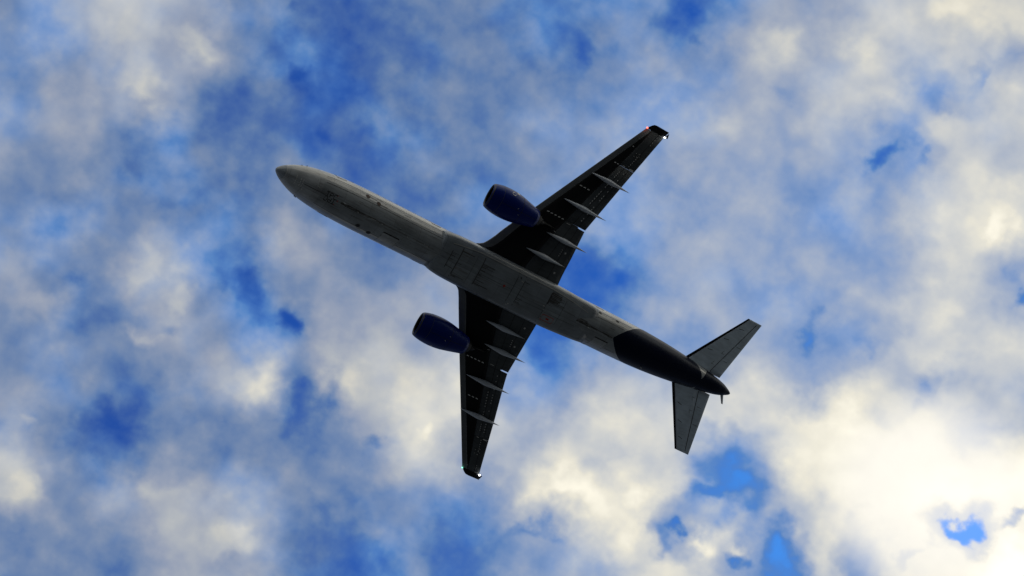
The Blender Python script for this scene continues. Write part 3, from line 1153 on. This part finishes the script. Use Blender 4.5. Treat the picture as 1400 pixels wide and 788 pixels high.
    y0 = S['tip'] + .02
    b_.add([(S['cap'][0][2] - .02, side * y0, wz(y0)), (S['cap'][0][2] + .42, side * (y0 + .05), wz(y0) + .03), (S['cap'][4][2] - .02, side * (y0 + .55), wz(y0) + .1),
            (S['cap'][0][2] - .02, side * y0, wz(y0) + .05), (S['cap'][0][2] + .42, side * (y0 + .05), wz(y0) + .06), (S['cap'][4][2] - .02, side * (y0 + .55), wz(y0) + .14)],
           [(0, 1, 2), (3, 4, 5), (0, 1, 4, 3), (1, 2, 5, 4), (2, 0, 3, 5)], 'glass', False)
    b_.build('lamp_cover', cap)

    # flap track fairings
    for (y, xa, xb) in ((12.5, 28.1, 32.72), (9.22, 26.3, 31.42), (5.82, 25.8, 30.68), (3.76, 24.45, 29.02)):
        b_ = MB()
        rows = []
        n = 22
        for i in range(n + 1):
            t = i / n
            x = xa + (xb - xa) * t
            k = (sin(pi * min(1, t / .88) * .5) ** .9 if t < .44 else 1.0)
            k = max(.015, min(1, (t / .42) ** .75) * min(1, ((1 - t) / .52) ** .95))
            f = frac(S, y, x)
            zs = wing_pt(S, side, y, min(f, 1), False).z
            if x > ln(S['TE'], y):
                zs = wing_pt(S, side, y, 1, False).z
            zt_ = zs + .10 - .30 * max(0, t - .55)
            rows.append([Vector((x, side * y + .235 * k * cos(q), zt_ - .20 - .12 * k + (.42 if sin(q) < 0 else .34) * k * sin(q))) for q in [2 * pi * j / 20 for j in range(20)]])
        b_.grid(rows, 'canoe', True, True)
        b_.fan(rows[0], 'canoe')
        b_.fan(rows[-1], 'canoe')
        b_.build('flap_track_fairing', wing)

    # ---------------------------------------------------------------- engine
    EY, EZ = side * 6.45, -2.28
    NAC = [(17.92, .93), (17.83, .97), (17.80, 1.01), (17.83, 1.06), (17.95, 1.13), (18.2, 1.21), (18.6, 1.29), (19.1, 1.35), (19.7, 1.375), (20.3, 1.35),
           (20.9, 1.275), (21.5, 1.165), (22.1, 1.04), (22.7, .91), (23.0, .845)]

    def rad(x):
        return pl(NAC[2:], x)

    def nac(x, a, off=0.0):
        r = radians(a)
        R_ = rad(x) + off
        dz = -.04 * (x - 20)
        return Vector((x, EY + R_ * sin(r), EZ - R_ * cos(r) + .10 * (x - 17.8) / 5.2))

    def ring(x, r, n=48):
        return [Vector((x, EY + r * sin(2 * pi * i / n), EZ - r * cos(2 * pi * i / n) + .10 * (x - 17.8) / 5.2)) for i in range(n)]
    def scarf(x, r, z):
        # the lower lip stands ahead of the upper one
        return x + .34 * (z - EZ) * max(0.0, min(1.0, (19.6 - x) / 1.8)) ** 1.3

    _ring = ring

    def ring(x, r, n=48):
        return [Vector((scarf(p.x, r, p.z), p.y, p.z)) for p in _ring(x, r, n)]

    _nac = nac

    def nac(x, a, off=0.0):
        p = _nac(x, a, off)
        return Vector((scarf(p.x, 0, p.z), p.y, p.z))
    e = MB()
    xs_ = [17.80, 17.83, 17.88, 17.95, 18.05, 18.2, 18.4, 18.6, 18.9, 19.1, 19.4, 19.7, 20, 20.3, 20.6, 20.9, 21.2, 21.5, 21.8, 22.1, 22.4, 22.7, 23.0]
    e.grid([ring(x, rad(x)) for x in xs_], 'engine', True, True)
    e.grid([ring(23.0, .845), ring(22.97, .80), ring(22.3, .86)], 'engine', True, True)
    strip(e, [(20.85, a) for a in range(-120, 121, 10)], .04, 'ink', surf=nac)
    strip(e, [(18.75, a) for a in range(-120, 121, 10)], .03, 'seam', surf=nac)
    strip(e, [(18.8, 0), (22.9, 0)], .03, 'ink', surf=nac)
    # small white emblem rings and a pale placard on the outboard cowl
    def ringmark(x, a, r):
        pts = [(x + r * cos(2 * pi * i / 14), a + math.degrees(r / 1.37) * sin(2 * pi * i / 14)) for i in range(12)]
        strip(e, pts, .06, 'white', surf=nac, off=.01, sub=.2)
    if side < 0:
        ringmark(19.62, -56, .17)
        ringmark(20.15, -71, .13)
        patch(e, 20.05, 20.3, -76, -67, 'white', surf=nac, off=.011)
    else:
        ringmark(19.75, 66, .16)
        patch(e, 19.68, 19.9, 62, 70, 'white', surf=nac, off=.011)
    strip(e, [(20.3, side * 6), (20.42, side * 9)], .05, 'chalk', surf=nac)
    strip(e, [(20.6, -side * 14), (20.72, -side * 14)], .04, 'chalk', surf=nac)
    eng = e.build('engine', air)
    e = MB()
    e.grid([ring(17.95, 1.132), ring(17.87, 1.095), ring(17.80, 1.015), ring(17.83, .965), ring(17.95, .92)], 'darkmetal', True, True)
    e.grid([ring(17.95, .92), ring(18.3, .90), ring(18.9, .95)], 'black', True, True)
    e.build('inlet_lip', eng)
    e = MB()
    for i in range(24):
        t0_ = 2 * pi * i / 24
        rows = []
        for r_ in (.25, .6, .94):
            a1_, a2_ = t0_ + .05, t0_ + .05 + .20
            tw = .10 + .12 * r_
            rows.append([Vector((18.85 - tw / 2, EY + r_ * sin(a1_), EZ - r_ * cos(a1_))), Vector((18.85 + tw / 2, EY + r_ * sin(a2_), EZ - r_ * cos(a2_)))])
        e.grid(rows, 'darkmetal', True)
    e.grid([ring(18.95, .94), ring(18.95, .05)], 'black', True, True)
    e.build('fan', eng)
    e = MB()
    e.grid([ring(18.35, .01), ring(18.45, .12), ring(18.65, .22), ring(18.9, .28)], 'darkmetal', True, True)
    e.build('spinner', eng)
    e = MB()
    e.grid([ring(22.4, .70), ring(23.0, .62), ring(23.5, .50), ring(23.48, .46), ring(22.9, .44)], 'black', True, True)
    e.grid([ring(22.9, .36), ring(23.6, .28), ring(24.1, .10), ring(24.2, .01)], 'black', True, True)
    e.build('exhaust_nozzle', eng)
    # pylon
    e = MB()
    rows = []
    for (z0, xa, xb, th) in ((-1.25, 19.3, 25.2, .20), (-.75, 20.2, 26.0, .22), (-.1, 22.4, 26.6, .22), (.45, 24.0, 26.6, .2)):
        cols = []
        for f in [0, .03, .12, .35, .7, 1]:
            cols.append(Vector((xa + (xb - xa) * f, EY + th * sqrt(f) * (1 - f) * 2.2, z0)))
        for f in [.7, .35, .12, .03]:
            cols.append(Vector((xa + (xb - xa) * f, EY - th * sqrt(f) * (1 - f) * 2.2, z0)))
        rows.append(cols)
    e.grid(rows, 'black', True, True)
    e.fan(rows[0], 'black')
    e.build('pylon', eng)

    # ---------------------------------------------------------------- tailplane
    TL = dict(LE=[(.4, 46.1), (1.6, 47.1), (7.43, 51.98), (7.6, 52.5)], TE=[(.4, 51.6), (.95, 51.72), (7.5, 53.85)], HN=[(.4, 50.0), (.9, 50.2), (7.3, 53.3), (7.6, 53.45)])

    def tz(y):
        return .75 + .1545 * (y - 1.0)

    def tp(y, x, upper, dz=0):
        le, te = ln(TL['LE'], y), ln(TL['TE'], y)
        f = max(0, min(1, (x - le) / (te - le)))
        th = 5 * .10 * (te - le) * (0.2969 * sqrt(f) - .126 * f - .3516 * f * f + .2843 * f ** 3 - .1015 * f ** 4) + .008
        return Vector((x, side * y, tz(y) + (th * .5 if upper else -th * .5) + dz))

    def tband(fa, fb_, ysel, mname, n=6):
        b_ = MB()
        rows = []
        for y in ysel:
            a, b = fa(y), fb_(y)
            xs2 = [a + (b - a) * (i / n) ** 1.4 for i in range(n + 1)]
            rows.append([tp(y, x, False) for x in xs2] + [tp(y, x, True) for x in reversed(xs2)])
        b_.grid(rows, mname, True, True)
        b_.fan(rows[0], mname)
        b_.fan(rows[-1], mname)
        return b_

    def tmark(b_, y0, x0, y1, x1, wd, mname):
        t0 = Vector((x1 - x0, side * (y1 - y0), 0)).normalized()
        sd = Vector((-t0.y, t0.x, 0)) * wd / 2
        rows = []
        for i in range(5):
            t = i / 4
            y, x = y0 + (y1 - y0) * t, x0 + (x1 - x0) * t
            r_ = []
            for s in (-1, 1):
                p = tp(abs(side * y + s * sd.y), x + s * sd.x, False, -.008)
                r_.append(p)
            rows.append(r_)
        b_.grid(rows, mname, True)
    ysl = [.4, 1.0, 1.6, 2.5, 3.5, 4.5, 5.5, 6.5, 7.1, 7.3, 7.43]
    le_w = lambda y: ln(TL['LE'], y) + .36 - .02 * y
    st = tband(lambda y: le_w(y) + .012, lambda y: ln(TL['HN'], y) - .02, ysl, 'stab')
    for y in (3.0, 4.6, 6.1):
        tmark(st, y, le_w(y) + .3, y + .1, le_w(y) + .9, .05, 'seam')
    for y in (1.9, 3.2):
        tmark(st, y, ln(TL['HN'], y) - .7, y + .35, ln(TL['HN'], y + .35) - .6, .03, 'seam')
        tmark(st, y, ln(TL['HN'], y) - .7, y + .02, ln(TL['HN'], y) - .3, .03, 'seam')
    tmark(st, 1.7, le_w(1.7) + .06, 7.2, le_w(7.2) + .06, .05, 'canoe')
    tmark(st, 1.1, ln(TL['HN'], 1.1) - .06, 7.2, ln(TL['HN'], 7.2) - .06, .06, 'ink')
    tmark(st, 1.25, 47.9, 1.05, 50.0, .10, 'seam')
    stab = st.build('horizontal_stabilizer', air)
    tband(lambda y: ln(TL['LE'], y), lambda y: le_w(y), ysl, 'black').build('leading_edge', stab)
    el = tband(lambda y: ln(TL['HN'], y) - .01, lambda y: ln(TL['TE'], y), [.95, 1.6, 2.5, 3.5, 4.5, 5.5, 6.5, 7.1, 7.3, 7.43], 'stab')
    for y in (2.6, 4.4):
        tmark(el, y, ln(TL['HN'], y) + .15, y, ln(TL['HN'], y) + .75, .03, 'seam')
    tmark(el, 1.02, 50.6, .99, 51.6, .07, 'white')  # light through the root gap, painted as a white strip
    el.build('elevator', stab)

# ---- fin and rudder
FN = dict(LE=[(1.6, 42.0), (2.6, 43.6), (9.2, 49.4)], TE=[(1.6, 51.0), (9.2, 52.7)], HN=[(1.6, 49.3), (9.2, 51.7)])


def finband(ka, kb, ia, ib, mname):
    b_ = MB()
    rows = []
    for z in (1.2, 1.9, 2.6, 4, 6, 8, 9.0, 9.2):
        le, te = ln(FN['LE'], max(z, 1.6)), ln(FN['TE'], z)
        a, b = ln(FN[ka], max(z, 1.6)) + ia, ln(FN[kb], z) + ib
        L_, R_ = [], []
        for i in range(7):
            x = a + (b - a) * (i / 6) ** 1.4
            f = max(0, min(1, (x - le) / (te - le)))
            th = 5 * .09 * (te - le) * (0.2969 * sqrt(f) - .126 * f - .3516 * f * f + .2843 * f ** 3 - .1015 * f ** 4) + .008
            L_.append(Vector((x, th / 2, z)))
            R_.insert(0, Vector((x, -th / 2, z)))
        rows.append(L_ + R_)
    b_.grid(rows, mname, True, True)
    b_.fan(rows[-1], mname)
    return b_


fin = finband('LE', 'HN', 0, -.02, 'engine').build('tail_fin', air)
finband('HN', 'TE', .03, 0, 'engine').build('rudder', fin)
